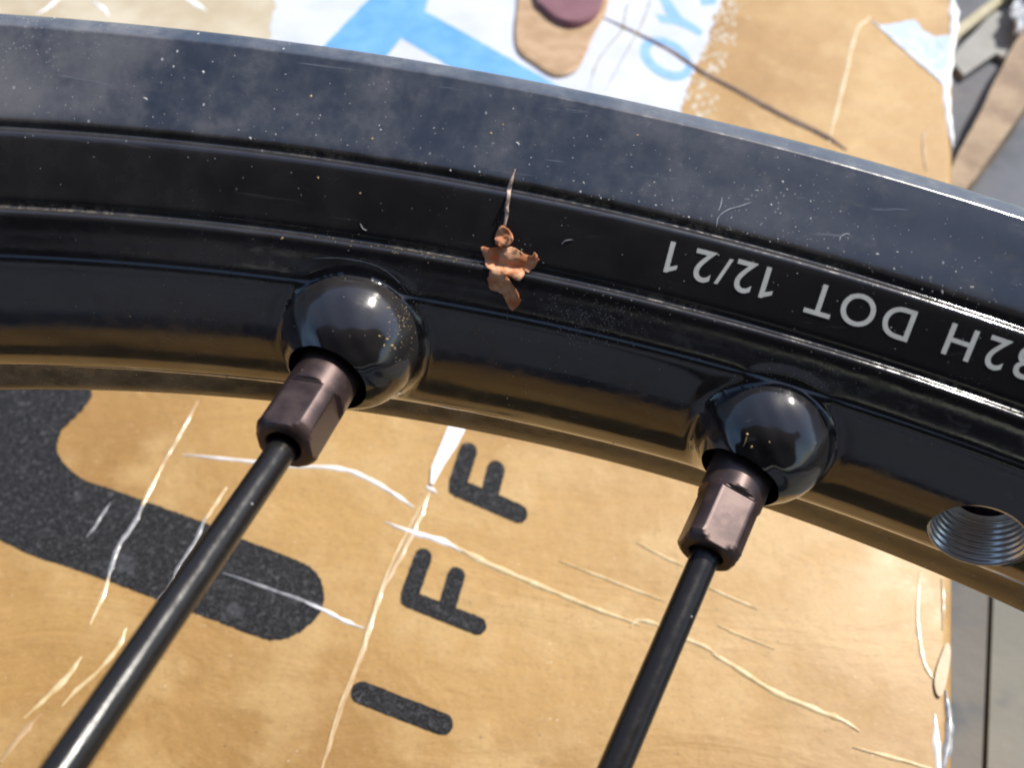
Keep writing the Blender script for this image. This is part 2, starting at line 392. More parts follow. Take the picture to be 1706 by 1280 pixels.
for kk, (du, dv) in enumerate([(-2.2, -1.4), (-.7, -1.9), (.9, -1.7), (2.4, -1.1)]):
    x_, y_, z_ = frame_from(vax); tn = np.array([-math.sin(math.atan2(VH[1], VH[0])), math.cos(math.atan2(VH[1], VH[0])), 0])
    c0 = VH + vax * 6.4 + tn * du + np.array([0, 0, dv + 1.2]); hh_ = np.array([0, 0, .95]); w_ = tn * .1; tp = -vax * .12
    vs_ = [c0 - hh_ - w_, c0 - hh_ + w_, c0 + hh_ + w_ * .3, c0 + hh_ - w_ * .3]; vs_ += [v + tp for v in vs_]
    mesh('strand', vs_, [(0, 1, 2, 3), (4, 5, 6, 7), (0, 1, 5, 4), (1, 2, 6, 5), (2, 3, 7, 6), (3, 0, 4, 7)], rim, M['lint'], False)

# nipples: round shank, four milled flats, bevelled mouth
def nipple(E_, H, twist, parent):
    ax = H - E_; L = np.linalg.norm(ax); ax /= L
    R0, flat = 3.12, 2.63
    def rf(a, h, r):
        am = (a + math.pi / 4) % (math.pi / 2) - math.pi / 4
        if h < 6.25 and r > 2.2:
            ledge = flat
            if h > 6.1: ledge = flat + .12
            return min(r, ledge / math.cos(am))
        if 6.25 <= h < 7.1: return min(r, (flat + .12 + (h - 6.25) * 1.7) / math.cos(am))
        return r
    rg = [(1.2, 1.62), (.25, 1.62), (0.02, 1.75), (-.02, 2.1), (.05, 2.45), (.25, 2.75), (.55, 3.0), (.9, 3.17), (1.15, R0)]
    rg += [(1.15 + k * .45, R0) for k in range(1, 11)] + [(5.95, R0), (6.1, R0), (6.17, R0), (6.24, R0), (6.26, R0), (6.4, R0), (6.6, R0), (6.8, R0), (7.1, R0), (8, R0), (9.5, R0), (11, R0), (L + 3.5, R0)]
    return lathe('nipple', E_, ax, rg, parent, M['nipple'], 128, caps=False, sharp=22, rfun=rf, twist=twist)
def facing(E_, H, off):                        # turn of the nipple about its own axis
    x, y, z = frame_from(H - E_); v = Rw.T @ (-Cw) - E_; return math.atan2(v @ y, v @ x) + off
NT1, NT2 = facing(E1, H1, math.radians(45 + 12)), facing(E2, H2, math.radians(12))
def up(E_, H, k): a_ = H - E_; return E_ + a_ / np.linalg.norm(a_) * k
nipple(up(E1, H1, 2.3), H1, NT1, wheel); nipple(up(E2, H2, 0.6), H2, NT2, wheel)
def spoke(E_, S, parent, length=190):
    d = S - E_; d /= np.linalg.norm(d)
    rg = [(-2, 1.35)] + [(k * length / 24.0, 1.35) for k in range(0, 25)]
    return lathe('spoke', E_, d, rg, parent, M['spoke'], 40)
spoke(E1, S1, wheel); spoke(E2, S2, wheel)

# lettering etched on the side panel: reads "32H DOT 12/21" upside down from here
def glyph_mesh(ch, h):
    cu = bpy.data.curves.new('g', 'FONT'); cu.body = ch; cu.size = 1.0; cu.align_x = 'CENTER'; cu.resolution_u = 6; cu.offset = 0.006
    ob = bpy.data.objects.new('g', cu); sc.collection.objects.link(ob); bpy.context.view_layer.update()
    m = bpy.data.meshes.new_from_object(ob.evaluated_get(bpy.context.evaluated_depsgraph_get()))
    v = np.array([list(x.co) for x in m.vertices]); f = [tuple(p.vertices) for p in m.polygons]
    bpy.data.objects.remove(ob, do_unlink=True)
    return v[:, :2], f
capv, _ = glyph_mesh('H', 1); cap = capv[:, 1].max()
PB, PC = np.array([223.3, -17.95]), np.array([220.6, -14.85])
pd = (PC - PB) / np.linalg.norm(PC - PB); pn = np.array([pd[1], -pd[0]]); pn = pn if pn[0] < 0 else -pn
for ch, px, py in [('1', 1122, 427), ('2', 1172, 441), ('/', 1206, 450), ('2', 1240, 459), ('1', 1281, 470), ('T', 1368, 499), ('O', 1430, 515), ('D', 1496, 536),
                   ('H', 1600, 569), ('2', 1660, 587), ('3', 1708, 602)]:
    o, d = ray_wheel(px, py)
    # meet the panel's cone (iterate on radius)
    rr = 221.9
    for _ in range(6):
        A = d[0] ** 2 + d[1] ** 2; B = o[0] * d[0] + o[1] * d[1]; Cq = o[0] ** 2 + o[1] ** 2 - rr * rr
        P = o + d * ((-B + math.sqrt(B * B - A * Cq)) / A); rr = PB[0] + (P[2] - PB[1]) / pd[1] * pd[0]
    ph = math.atan2(P[1], P[0]); s0 = (P[2] - PB[1]) / pd[1]
    if ch == '1': g, f = np.array([[0, 0], [.115, 0], [.115, .72], [.03, .72], [0, .69], [-.17, .60], [-.17, .50], [0, .575]]), [(0, 1, 2, 3, 4, 7), (4, 5, 6, 7)]
    else: g, f = glyph_mesh(ch, 1)
    hh = 2.95
    g = g / (.72 if ch == '1' else cap) * hh; g[:, 0] = (g[:, 0] - .5 * (g[:, 0].min() + g[:, 0].max())) * 1.0
    if ch == '/': g[:, 1] = (g[:, 1] - g[:, 1].mean()) * .85 + hh / 2
    vs = []
    for lift in (0.035,):
        for x, y in g:
            q = PB + pd * (s0 + (y - hh / 2)) + pn * lift
            a_ = ph - x / rr; vs.append((q[0] * math.cos(a_), q[0] * math.sin(a_), q[1]))
    mesh('etched_letter', vs, f, rim, M['letter'], smooth=False)

# ------------------------------------------------------------------ cardboard box
P1 = at_z(1590, 1280, BOX_H)[:2]; P2 = at_z(1589, 0, BOX_H)[:2]
ed = (P2 - P1) / np.linalg.norm(P2 - P1); el = np.array([-ed[1], ed[0]])           # along the right edge; to the left
box = thing('cardboard_box', 'brown corrugated cardboard box under crinkled clear tape, printed with black letters', 'box')
def rounded_box():
    cs = [P1 - ed * 140, P2 + ed * 160]
    A, B = cs; Cc, D = B + el * 400, A + el * 400
    bmx = bmesh.new()
    bot = [bmx.verts.new((p[0] * MM, p[1] * MM, 0.0005)) for p in (A, B, Cc, D)]
    top = [bmx.verts.new((p[0] * MM, p[1] * MM, BOX_H * MM)) for p in (A, B, Cc, D)]
    bmx.faces.new(bot[::-1]); bmx.faces.new(top)
    for i in range(4): bmx.faces.new((bot[i], bot[(i + 1) % 4], top[(i + 1) % 4], top[i]))
    bmesh.ops.recalc_face_normals(bmx, faces=bmx.faces)
    es = [e for e in bmx.edges]
    bmesh.ops.bevel(bmx, geom=es, offset=.0022, segments=5, profile=.5, affect='EDGES')
    m = bpy.data.meshes.new('box_body'); bmx.to_mesh(m); bmx.free(); return m
bb_ = link('box_body', rounded_box(), box, M['card'])
bb_.data.set_sharp_from_angle(angle=math.radians(30))

def inside(p, poly):
    x, y = p; r = False; n = len(poly)
    for i in range(n):
        x1, y1 = poly[i]; x2, y2 = poly[(i + 1) % n]
        if (y1 > y) != (y2 > y) and x < (x2 - x1) * (y - y1) / (y2 - y1) + x1: r = not r
    return r
def smooth_closed(pts, n=4, jit=0.0):
    P = [np.array(p, float) for p in pts]; N = len(P); o = []
    for i in range(N):
        p0, p1, p2, p3 = P[i - 1], P[i], P[(i + 1) % N], P[(i + 2) % N]
        for k in range(n):
            t = k / n
            q = .5 * (2 * p1 + (p2 - p0) * t + (2 * p0 - 5 * p1 + 4 * p2 - p3) * t * t + (3 * p1 - p0 - 3 * p2 + p3) * t ** 3)
            o.append(q + np.random.normal(0, jit, 2) if jit else q)
    return o
def densify(pts, step, jit=0.0):
    o = []
    for i in range(len(pts)):
        a, b = np.array(pts[i], float), np.array(pts[(i + 1) % len(pts)], float)
        n = max(1, int(np.linalg.norm(b - a) / step))
        for k in range(n): o.append(a + (b - a) * k / n + (np.random.normal(0, jit, 2) if jit else 0))
    return o
def sheet(name, poly, parent, mat, z=0.12, hole=None):
    """flat print on the box lid, outline given on the lid"""
    loops = [poly] + ([hole] if hole else [])
    vs = []; edges = []
    for lp in loops:
        s = len(vs); vs += [Vector((float(p[0]), float(p[1]))) for p in lp]
        edges += [(s + i, s + (i + 1) % len(lp)) for i in range(len(lp))]
    r = delaunay_2d_cdt(vs, edges, [], 1 if not hole else 0, 1e-6)
    fs = []
    for f in r[2]:
        c_ = sum((r[0][i] for i in f), Vector((0, 0))) / len(f)
        if inside(c_, poly) and not (hole and inside(c_, hole)): fs.append(tuple(f))
    w = [at_z(v.x, v.y, BOX_H + z) for v in r[0]]
    o = mesh(name, w, fs, parent, mat, False)
    bmx = bmesh.new(); bmx.from_mesh(o.data)
    for f in bmx.faces:
        if f.normal.z < 0: f.normal_flip()
    bmx.to_mesh(o.data); bmx.free(); return o
def capsule(p, q, w, w2=None, jit=0.0):
    p, q = np.array(p, float), np.array(q, float); w2 = w2 or w; d = (q - p) / np.linalg.norm(q - p); n = np.array([-d[1], d[0]]); o = []
    for k in range(9):
        a = math.pi / 2 + math.pi * k / 8; o.append(p + w / 2 * (math.cos(a) * d + math.sin(a) * n))
    for k in range(9):
        a = -math.pi / 2 + math.pi * k / 8; o.append(q + w2 / 2 * (math.cos(a) * d + math.sin(a) * n))
    return densify(o, 4, jit)

# big curved stroke of the cropped logo letter
big = [(151, 650), (151, 664), (130, 691), (103, 718), (95, 747), (109, 775), (141, 800), (197, 819), (246, 837), (338, 870), (415, 903), (500, 936), (529, 958), (540, 992), (530, 1027), (495, 1056),
       (461, 1067), (426, 1060), (338, 1027), (257, 997), (176, 967), (113, 945), (53, 925), (0, 899), (-80, 850), (-150, 770), (-180, 690), (-140, 640), (0, 600), (130, 600)]
o = sheet('printed_letter', densify(smooth_closed(big, 5), 3.5, .55), box, M['ink'])
o['label'] = 'large cropped curved stroke of black print'
def letter_F(p):
    # union outline: long stroke a-b, arm at a, arm mid
    return p
def poly_F(a, b, arm1, m0, arm2, w):
    a, b, arm1, m0, arm2 = [np.array(q, float) for q in (a, b, arm1, m0, arm2)]
    d = (b - a) / np.linalg.norm(b - a); n = arm1 - a; n = n / np.linalg.norm(n); h = w / 2
    def cap(c, ax, side, k=7):
        o = []
        for i in range(k + 1):
            t = math.pi * i / k; o.append(c + h * (math.cos(t) * side + math.sin(t) * ax))
        return o
    out = []
    out += [a - d * h * .98 - n * 0 + n * h * .3]
    out += cap(arm1, n, -d)                       # tip of the first arm
    out += [a + d * h + n * h]                     # inner corner
    out += [m0 - d * h + n * h]
    out += cap(arm2, n, -d)
    out += [m0 + d * h + n * h]
    out += cap(b, d, n)
    out += [a + d * h * .1 - n * h * .95, a - d * h * .6 - n * h * .72]
    return densify(out, 3, .35)
sheet('printed_letter', poly_F((760, 812), (864, 856), (780, 753), (812, 834), (826, 783), 31), box, M['ink'])
sheet('printed_letter', poly_F((680, 998), (796, 1043), (705, 929), (741, 1022), (760, 960), 30), box, M['ink'])
sheet('printed_letter', capsule((603, 1155), (737, 1207), 38, 37, .4), box, M['ink'])

def ridge(pts, ws, height, mat, name='tape_wrinkle', parent=box, z=BOX_H, n=6, base=0.10, jit=.35):
    """raised wrinkle along a line on the lid; widths in mm"""
    height *= .5; P = catmull([at_z(x, y, z)[:2] for x, y in pts], n)
    Wd = 1.12 * catmull([[w] for w in (ws if len(ws) == len(pts) else np.interp(np.linspace(0, 1, len(pts)), np.linspace(0, 1, len(ws)), ws))], n)[:, 0]
    T = np.gradient(P, axis=0); T /= np.linalg.norm(T, axis=1)[:, None]; N = np.stack([-T[:, 1], T[:, 0]], 1)
    sec = [(-1, 0), (-.6, .45), (-.2, .92), (.15, 1), (.55, .6), (1, 0)]
    vs = []; fs = []; ln = len(P); wob = np.cumsum(np.random.normal(0, .03, ln)); wob -= np.linspace(wob[0], wob[-1], ln)
    for i in range(ln):
        w = abs(Wd[i]) * (1 + jit * math.sin(i * 1.3 + pts[0][0]) * .5 + np.random.normal(0, .06)) / 2
        endf = .3 + .7 * min(1, i / 4.0, (ln - 1 - i) / 4.0)
        c_ = P[i] + N[i] * wob[i]
        for u, hgt in sec:
            q = c_ + N[i] * w * u * (.25 + .75 * endf)
            vs.append((q[0], q[1], z + base + height * hgt * (.2 + .8 * endf) * (.8 + .2 * math.sin(i * .9)) if hgt else z - .05))
    k = len(sec)
    for i in range(ln - 1):
        for j in range(k - 1): fs.append((i * k + j, (i + 1) * k + j, (i + 1) * k + j + 1, i * k + j + 1))
    return mesh(name, vs, fs, parent, mat, True)
WR, WS, WW, WG = M['wrinkle'], M['wrinkle_soft'], M['wrinkle_white'], M['wrinkle_grey']
wr = [
 ([(305, 758), (400, 768), (480, 777), (560, 781), (605, 795), (650, 820), (690, 847)], [.5, .8, .9, .9, .7], .35, WW),
 ([(640, 870), (690, 888), (740, 903), (770, 920)], [.3, 1.0, 1.1, .5], .35, WW),
 ([(755, 908), (800, 935), (860, 960), (930, 990), (1000, 1018), (1065, 1042)], [.9, 1.3, 1.0, .9, .8], .4, WR),
 ([(1050, 1046), (1062, 1036), (1090, 1040), (1130, 1062), (1170, 1078), (1195, 1092)], [.5, .8, .8, .7], .35, WR),
 ([(1185, 1090), (1220, 1110), (1290, 1155), (1360, 1185), (1400, 1200), (1432, 1220)], [.9, 1.0, 1.1, .9, .7], .4, WR),
 ([(1420, 1246), (1480, 1262), (1560, 1285)], [.4, .8, .7], .3, WR),
 ([(370, 955), (430, 975), (500, 1000), (540, 1015)], [.4, .7, .7, .6], .3, WG),
 ([(500, 1000), (540, 1017), (575, 1035), (606, 1048)], [.5, .7, .7, .4], .3, WW),
 ([(330, 668), (305, 715), (285, 750), (265, 785)], [.7, .9, .9, .6], .35, WS),
 ([(272, 775), (245, 825), (235, 850)], [.6, .9, .8], .35, WR),
 ([(240, 838), (225, 872), (200, 908), (188, 940), (180, 965)], [.9, 1.1, 1.0, 1.0], .35, WG),
 ([(182, 960), (170, 995), (150, 1042)], [.9, .8, .5], .3, WR),
 ([(378, 812), (360, 840), (343, 865)], [.4, .7, .8], .3, WR),
 ([(343, 862), (325, 905), (300, 945), (285, 975), (262, 1002)], [.8, 1.0, .9, .6], .3, WG),
 ([(185, 838), (170, 860), (160, 878), (145, 896)], [.4, .7, .7, .5], .25, WG),
 ([(210, 1048), (195, 1080), (160, 1120), (130, 1148), (103, 1178)], [.7, .9, .6, .8, .4], .35, WR),
 ([(136, 1095), (110, 1130), (70, 1170), (40, 1198)], [.6, 1.1, .8, .4], .35, WR),
 ([(70, 1190), (40, 1220), (0, 1272)], [.4, 1.2, 1.2], .4, WS),
 ([(1060, 905), (1110, 930), (1140, 945)], [.3, .7, .4], .25, WR),
 ([(1178, 980), (1210, 993), (1240, 1006), (1262, 1016)], [.4, .6, .6, .3], .25, WR),
 ([(930, 935), (990, 958), (1060, 985), (1108, 1003)], [.3, .5, .6, .4], .2, WR),
 ([(1195, 1043), (1230, 1058), (1290, 1083)], [.3, .5, .3], .2, WR),
 ([(1533, 950), (1529, 1010), (1531, 1060), (1540, 1105), (1557, 1138)], [.5, .6, .8, .9, .6], .35, WR),
 ([(1578, 1075), (1566, 1120), (1562, 1150)], [.5, 1.0, .8], .5, WW),
 ([(1575, 1150), (1582, 1200), (1578, 1245), (1570, 1285)], [.8, 1.0, 1.2, 1.0], .5, WG),
 ([(1557, 1190), (1560, 1230), (1565, 1285)], [.6, 1.0, 1.4], .5, WW),
 ([(1568, 965), (1572, 1000), (1570, 1050)], [.5, .8, .5], .4, WS),
 ([(709, 812), (717, 815), (728, 823)], [.7, .9, .5], .5, WW),
 ([(1450, 26), (1443, 34), (1430, 45), (1418, 80), (1410, 118), (1396, 175), (1380, 240)], [.7, 1.1, 1.1, 1.0, 1.0, 1.0, .8], .4, WR),
 ([(1547, 212), (1538, 230), (1540, 262), (1543, 285)], [.5, .9, .9, .5], .4, WS),
 ([(1452, 34), (1475, 52), (1505, 78), (1530, 100), (1560, 122), (1582, 160)], [.6, 1.1, 1.3, 1.5, 1.4, .9], .6, WW),
 ([(1586, -10), (1591, 30), (1588, 60), (1583, 100), (1578, 140), (1580, 180), (1584, 215), (1588, 245)], [1.8, 2.2, 1.6, 2.0, 2.0, 1.6, 1.3, .7], .9, WW),
 ([(60, 24), (80, 12), (104, -8)], [.5, 1.4, 1.4], .4, WW), ([(150, 0), (170, 12), (182, 28)], [.6, 1.5, .8], .4, WW), ([(300, -10), (325, 5), (345, 18)], [1., 2., 1.], .4, WW),
]
for pts, ws, h, m_ in wr: ridge(pts, ws, h, m_)
# tape seam and the pale fold above it
ridge([(716, 818), (700, 855), (680, 895), (655, 945), (635, 985), (615, 1045), (600, 1100), (575, 1165), (553, 1230), (535, 1290)], [.9, 1.3, 1.5, 1.3, 1.1, 1.2, .8, .6, .6, .6], .14, M['wrinkle_soft'], 'tape_seam')
ridge([(714, 822), (676, 890), (640, 965), (618, 1030), (602, 1082), (580, 1140), (556, 1210), (534, 1290)], [.35, .35, .4, .35, .4, .35, .3, .35], .35, WR, 'tape_seam')
sheet('tape_fold', densify([(748, 708), (779, 708), (762, 742), (740, 775), (722, 808), (717, 806), (719, 778)], 6), box, WW, .5)
sheet('tape_fold', densify(smooth_closed([(1557, 1140), (1562, 1110), (1577, 1072), (1584, 1085), (1580, 1120), (1572, 1155), (1563, 1160)], 3), 6), box, WS, .5)

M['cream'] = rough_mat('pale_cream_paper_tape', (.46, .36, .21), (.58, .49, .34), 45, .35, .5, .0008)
sheet('paper_tape', densify([(-120, -90), (500, -90), (470, 0), (450, 120), (300, 160), (-120, 130)], 9, 1.5), box, M['cream'], .06)  # washed-out glare on the card, painted as a pale sheet
# white tape glare painted as a sheet, with the blue print
def jag(pts, step, j): return densify(pts, step, j)
glare_sheet = sheet('shipping_label', jag([(470, 260), (440, 100), (455, 30), (470, -90), (1235, -90), (1200, 0), (1185, 55), (1160, 110), (1140, 170), (1120, 300)], 7, 3.2), box, M['label'], .10)
sheet('blue_print', densify([(500, 128), (540, 75), (612, 0), (690, -90), (760, -90), (713, 0), (708, 18), (747, 39), (919, 137), (990, 180), (900, 210), (740, 105), (668, 62), (645, 92), (600, 170), (530, 180)], 8, .5), glare_sheet, M['blue'], .16)
def ell(cx, cy, a, b, rot, n=40):
    r = math.radians(rot); return [(cx + a * math.cos(t) * math.cos(r) - b * math.sin(t) * math.sin(r), cy + a * math.cos(t) * math.sin(r) + b * math.sin(t) * math.cos(r)) for t in [2 * math.pi * k / n for k in range(n)]]
sheet('blue_letter', ell(1110, 97, 48, 31, 32), glare_sheet, M['blue_pale'], .16, hole=ell(1112, 96, 33, 18, 32))
sheet('blue_letter', densify([(1092, 22), (1112, 26), (1096, -8), (1112, -8), (1136, 28), (1158, 40), (1172, 52), (1166, 60), (1146, 48), (1126, 40), (1100, 36)], 6), glare_sheet, M['blue_pale'], .16)
sheet('blue_letter', densify([(1160, -40), (1205, -40), (1192, 6), (1168, 8)], 6), glare_sheet, M['blue_pale'], .16)
M['wr_olive'] = rough_mat('olive_tape_crack', (.30, .27, .17), (.38, .34, .24), 500, .4, .3, 0)
ridge([(1060, 2), (1046, 8), (1040, 30), (1036, 50), (1010, 82), (992, 110), (980, 150)], [.7, .8, .8, 1.1, .8, .9, .4], .3, M['wr_olive'])
ridge([(1085, -10), (1076, 25), (1062, 55), (1048, 80), (1030, 112), (1005, 158)], [.9, .9, .8, .7, .6, .5], .3, M['wr_olive'])
# crinkled tape edge beside the painted glare: many tiny facets, one piece
vs = []; fs = []
for k in range(120):
    t_ = random.random(); x = 1208 - 62 * t_ + random.gauss(14, 17); y = -20 + 215 * t_ + random.gauss(0, 10)
    q = at_z(x, y, BOX_H); a_ = random.gauss(1.25, .4); L = random.uniform(.7, 2.6); w_ = random.uniform(.25, .8)
    dx, dy = math.cos(a_), math.sin(a_); i0 = len(vs); h = random.uniform(.03, .12)
    vs += [(q[0] - dx * L, q[1] - dy * L, BOX_H + .05), (q[0] + dy * w_, q[1] - dx * w_, BOX_H + .05), (q[0] + dx * L, q[1] + dy * L, BOX_H + .05), (q[0] - dy * w_, q[1] + dx * w_, BOX_H + .05), (q[0], q[1], BOX_H + h)]
    fs += [(i0, i0 + 1, i0 + 4), (i0 + 1, i0 + 2, i0 + 4), (i0 + 2, i0 + 3, i0 + 4), (i0 + 3, i0, i0 + 4)]
M['crk'] = rough_mat('matte_crinkled_tape', (.42, .33, .21), (.56, .50, .42), 300, .85, 0, 0)
o = mesh('tape_crinkles', vs, fs, box, M['crk'], False); o['kind'] = 'stuff'
sheet('tape_patch', densify([(1462, 42), (1490, 38), (1524, 32), (1540, 52), (1556, 60), (1584, 58), (1582, 150), (1560, 128), (1530, 104), (1500, 76)], 6, .6), box, M['clear'], .25)

# tan tab with pink centre and the dark cord: blocked glare and shadow built solid
patch = thing('tan_tab', 'blurred tan rounded tab with dusky pink centre lying on the blue and white label', 'tab')
def slab(name, poly, z0, z1, parent, mat):
    n = len(poly); lo = [at_z(p[0], p[1], z0) for p in poly]; c0 = sum(lo) / n
    hi = [np.array([*(c0[:2] + (q[:2] - c0[:2]) * .96), z1]) for q in lo]; mid = [np.array([q[0], q[1], z0 + (z1 - z0) * .6]) for q in lo]
    vs = lo + mid + hi; fs = [tuple(range(2 * n, 3 * n))]
    for i in range(n):
        j = (i + 1) % n; fs += [(i, j, n + j, n + i), (n + i, n + j, 2 * n + j, 2 * n + i)]
    o = mesh(name, vs, fs, parent, mat, False)
    bmx = bmesh.new(); bmx.from_mesh(o.data); bmesh.ops.recalc_face_normals(bmx, faces=bmx.faces); bmx.to_mesh(o.data); bmx.free(); return o
slab('pad', smooth_closed([(866, -90), (862, 0), (857, 49), (862, 86), (889, 108), (923, 128), (955, 122), (972, 98), (989, 57), (1006, 28), (1014, 0), (1020, -90)], 3), BOX_H + .2, BOX_H + 1.2, patch, M['tan_tab'])
slab('pink_centre', smooth_closed([(886, -90), (890, 0), (904, 20), (926, 39), (952, 47), (980, 40), (1000, 18), (1008, -20), (1012, -90)], 3), BOX_H + 1.15, BOX_H + 3.2, patch, M['pink'])
shadow_line = ridge([(1002, 28), (1060, 55), (1120, 86), (1170, 120), (1230, 152), (1300, 190), (1370, 224), (1410, 250)], [1.4, 1.6, 1.9, 2.2, 2.2, 2.4, 2.2, 1.8], 1.0, M['cord'], 'cord', None, jit=.1)  # cast shadow on the lid, built as a dark ridge
tag(shadow_line, 'thin dark brown cord running from the tan tab down across the box lid', 'cord')

# ------------------------------------------------------------------ ground beyond the box
def quad(name, pts, z0, z1, mat, label=None, cat=None, kind=None, grp=None):
    n = len(pts); vs = [(p[0], p[1], z0) for p in pts] + [(p[0], p[1], z1) for p in pts]
    fs = [tuple(range(n, 2 * n))] + [(i, (i + 1) % n, n + (i + 1) % n, n + i) for i in range(n)]
    o = mesh(name, vs, fs, None, mat, False)
    bmx = bmesh.new(); bmx.from_mesh(o.data); bmesh.ops.recalc_face_normals(bmx, faces=bmx.faces)
    bmx.to_mesh(o.data); bmx.free()
    return tag(o, label, cat, grp, kind)
g = mesh('ground', [(-9e3, -9e3, 0), (9e3, -9e3, 0), (9e3, 9e3, 0), (-9e3, 9e3, 0)], [(0, 1, 2, 3)], None, M['ground'], False); g['kind'] = 'structure'
j0 = at_z(1641, 1290, 4)[:2]; j1 = at_z(1652, 990, 4)[:2]; jd = (j1 - j0) / np.linalg.norm(j1 - j0); jn = np.array([jd[1], -jd[0]])
A, B = j0 - jd * 200, j1 + jd * 25
quad('paving', [A - jn * .4, A - jn * 120, B - jn * 120, B - jn * .4], .3, 3.2, M['slab_dark'], kind='structure')
quad('paving', [A + jn * .4, A + jn * 400, B + jn * 400, B + jn * .4], .3, 4.2, M['slab_light'], kind='structure')

def zplank(name, pts, z0, z1, mat, parent=None):
    P = [at_z(x, y, z1)[:2] for x, y in pts]; return quad(name, P, z0, z1, mat)
lath = zplank('wooden_lath', densify([(1560, 345), (1590, 268), (1640, 172), (1690, 70), (1760, -40), (1800, 20), (1740, 130), (1665, 240), (1600, 330)], 20, .8), 4, 12, M['wood'])
tag(lath, 'blurred weathered brown wooden lath slanting past the top right corner of the box', 'lath')
gs = zplank('grey_sheet', [(1585, 95), (1690, -20), (1720, 40), (1700, 110), (1660, 88), (1606, 125), (1570, 80)], .4, 3.0, M['greysheet'])
tag(gs, 'grey blurred sheet with a pointed corner on the dark ground beside the box', 'sheet')
ye = zplank('khaki_strip', [(1575, 75), (1595, 42), (1660, -8), (1700, -30), (1700, -16), (1668, 4), (1600, 58), (1585, 85)], 3.2, 5.5, M['yedge'])
tag(ye, 'narrow khaki strip along the upper edge of the grey sheet', 'strip')
vs = []; fs = []; n_ = 12
for i in range(n_):
    for j in range(n_):
        q = at_z(1684 + 50 * i / (n_ - 1) - 6 * math.sin(j), -40 + 95 * j / (n_ - 1), 8)
        vs.append((q[0], q[1], 6 + 7 * random.random()))
for i in range(n_ - 1):
    for j in range(n_ - 1): a_ = i * n_ + j; fs.append((a_, a_ + 1, a_ + n_ + 1, a_ + n_))
bag = mesh('plastic_bag', vs, fs, None, M['bag'], False); tag(bag, 'crumpled glinting clear plastic in the top right corner beside the wooden lath', 'plastic bag')

# ------------------------------------------------------------------ dried plant scrap on the rim
scrap = thing('dried_flower_scrap', 'shrivelled orange brown flower scrap with a thin curled stalk stuck on the black rim', 'dried flower')
scrap.matrix_world = wheel.matrix_world.copy()
def cpx(pts, ox, oy, s): return [(ox + x * s, oy + y * s) for x, y in pts]
def rim_sheet(name, poly, mat, lift, crump, parent, thick=.10, seed=3.0, step=3.0):
    xs = [p[0] for p in poly]; ys = [p[1] for p in poly]; vs = [Vector((float(p[0]), float(p[1]))) for p in poly]
    y = min(ys)
    while y < max(ys):
        x = min(xs)
        while x < max(xs):
            p = (x + random.uniform(-.7, .7), y + random.uniform(-.7, .7))
            if inside(p, poly) and min(math.hypot(p[0] - q[0], p[1] - q[1]) for q in poly) > step * .6: vs.append(Vector(p))
            x += step
        y += step
    N = len(poly); r = delaunay_2d_cdt(vs, [(i, (i + 1) % N) for i in range(N)], [], 1, 1e-6)
    from mathutils import noise
    out = []
    for v in r[0]:
        b0, n0 = on_rim(v.x, v.y, 0)
        if b0 is None: b0, n0 = on_rim(v.x, v.y - 8, 0)
        dedge = min(math.hypot(v.x - q[0], v.y - q[1]) for q in poly)
        h = lift + crump * (noise.fractal(Vector((v.x * .055, v.y * .055, seed)), 1.0, 2.0, 3) * .9 + .55) + .018 * max(0, 5 - dedge) * math.sin(v.x * .4 + v.y * .31)
        o, d = ray_wheel(v.x, v.y); d = d / np.linalg.norm(d)
        out.append(b0 - d * max(.06, h) * 1.0)
    o = mesh(name, out, [tuple(f) for f in r[2]], parent, mat, True, 35)
    sm = o.modifiers.new('thickness', 'SOLIDIFY'); sm.thickness = thick * MM; sm.offset = 0
    return o
pet = cpx([(95, 680), (112, 668), (150, 676), (240, 672), (300, 680), (335, 668), (372, 680), (405, 700), (440, 722), (470, 735), (500, 745), (525, 715), (545, 730), (548, 752), (562, 768), (540, 800), (522, 835), (500, 850), (480, 875), (455, 868),
           (432, 842), (446, 880), (420, 925), (400, 943), (350, 915), (298, 890), (335, 945), (375, 1005), (398, 1050), (422, 1088), (400, 1130), (375, 1152), (350, 1178), (322, 1145), (305, 1110), (290, 1080), (268, 1040), (220, 1022), (185, 1008), (165, 990),
           (162, 945), (148, 918), (166, 898), (172, 845), (140, 832), (130, 760), (110, 712)], 780, 270, .211)
rim_sheet('petal', densify(pet, 4, .35), M['leaf'], .10, .22, scrap)
bud = cpx([(250, 512), (270, 500), (300, 522), (335, 552), (355, 590), (350, 625), (325, 650), (300, 668), (275, 660), (255, 672), (225, 655), (212, 630), (214, 590), (228, 548)], 780, 270, .211)
rim_sheet('bud', densify(smooth_closed(bud, 2), 4, .3), M['leaf'], .2, .4, scrap, seed=9.0)
st = cpx([(372, 55), (350, 120), (325, 205), (318, 280), (305, 350), (303, 420), (285, 512)], 780, 270, .211); sw = [.9, 3.6, 6.5, 5.6, 5.8, 5.0, 3.0]
st = catmull(st, 5); sw = catmull([[w] for w in sw], 5)[:, 0]
ptsL = []; ptsR = []
for i in range(len(st)):
    t_ = st[min(i + 1, len(st) - 1)] - st[max(i - 1, 0)]; t_ = t_ / np.linalg.norm(t_); n_ = np.array([-t_[1], t_[0]])
    ptsL.append(st[i] + n_ * sw[i] / 2); ptsR.append(st[i] - n_ * sw[i] / 2)
rim_sheet('stalk', [tuple(p) for p in ptsL + ptsR[::-1]], M['leaf_grey'], .22, .10, scrap, seed=5.0, step=2.5)

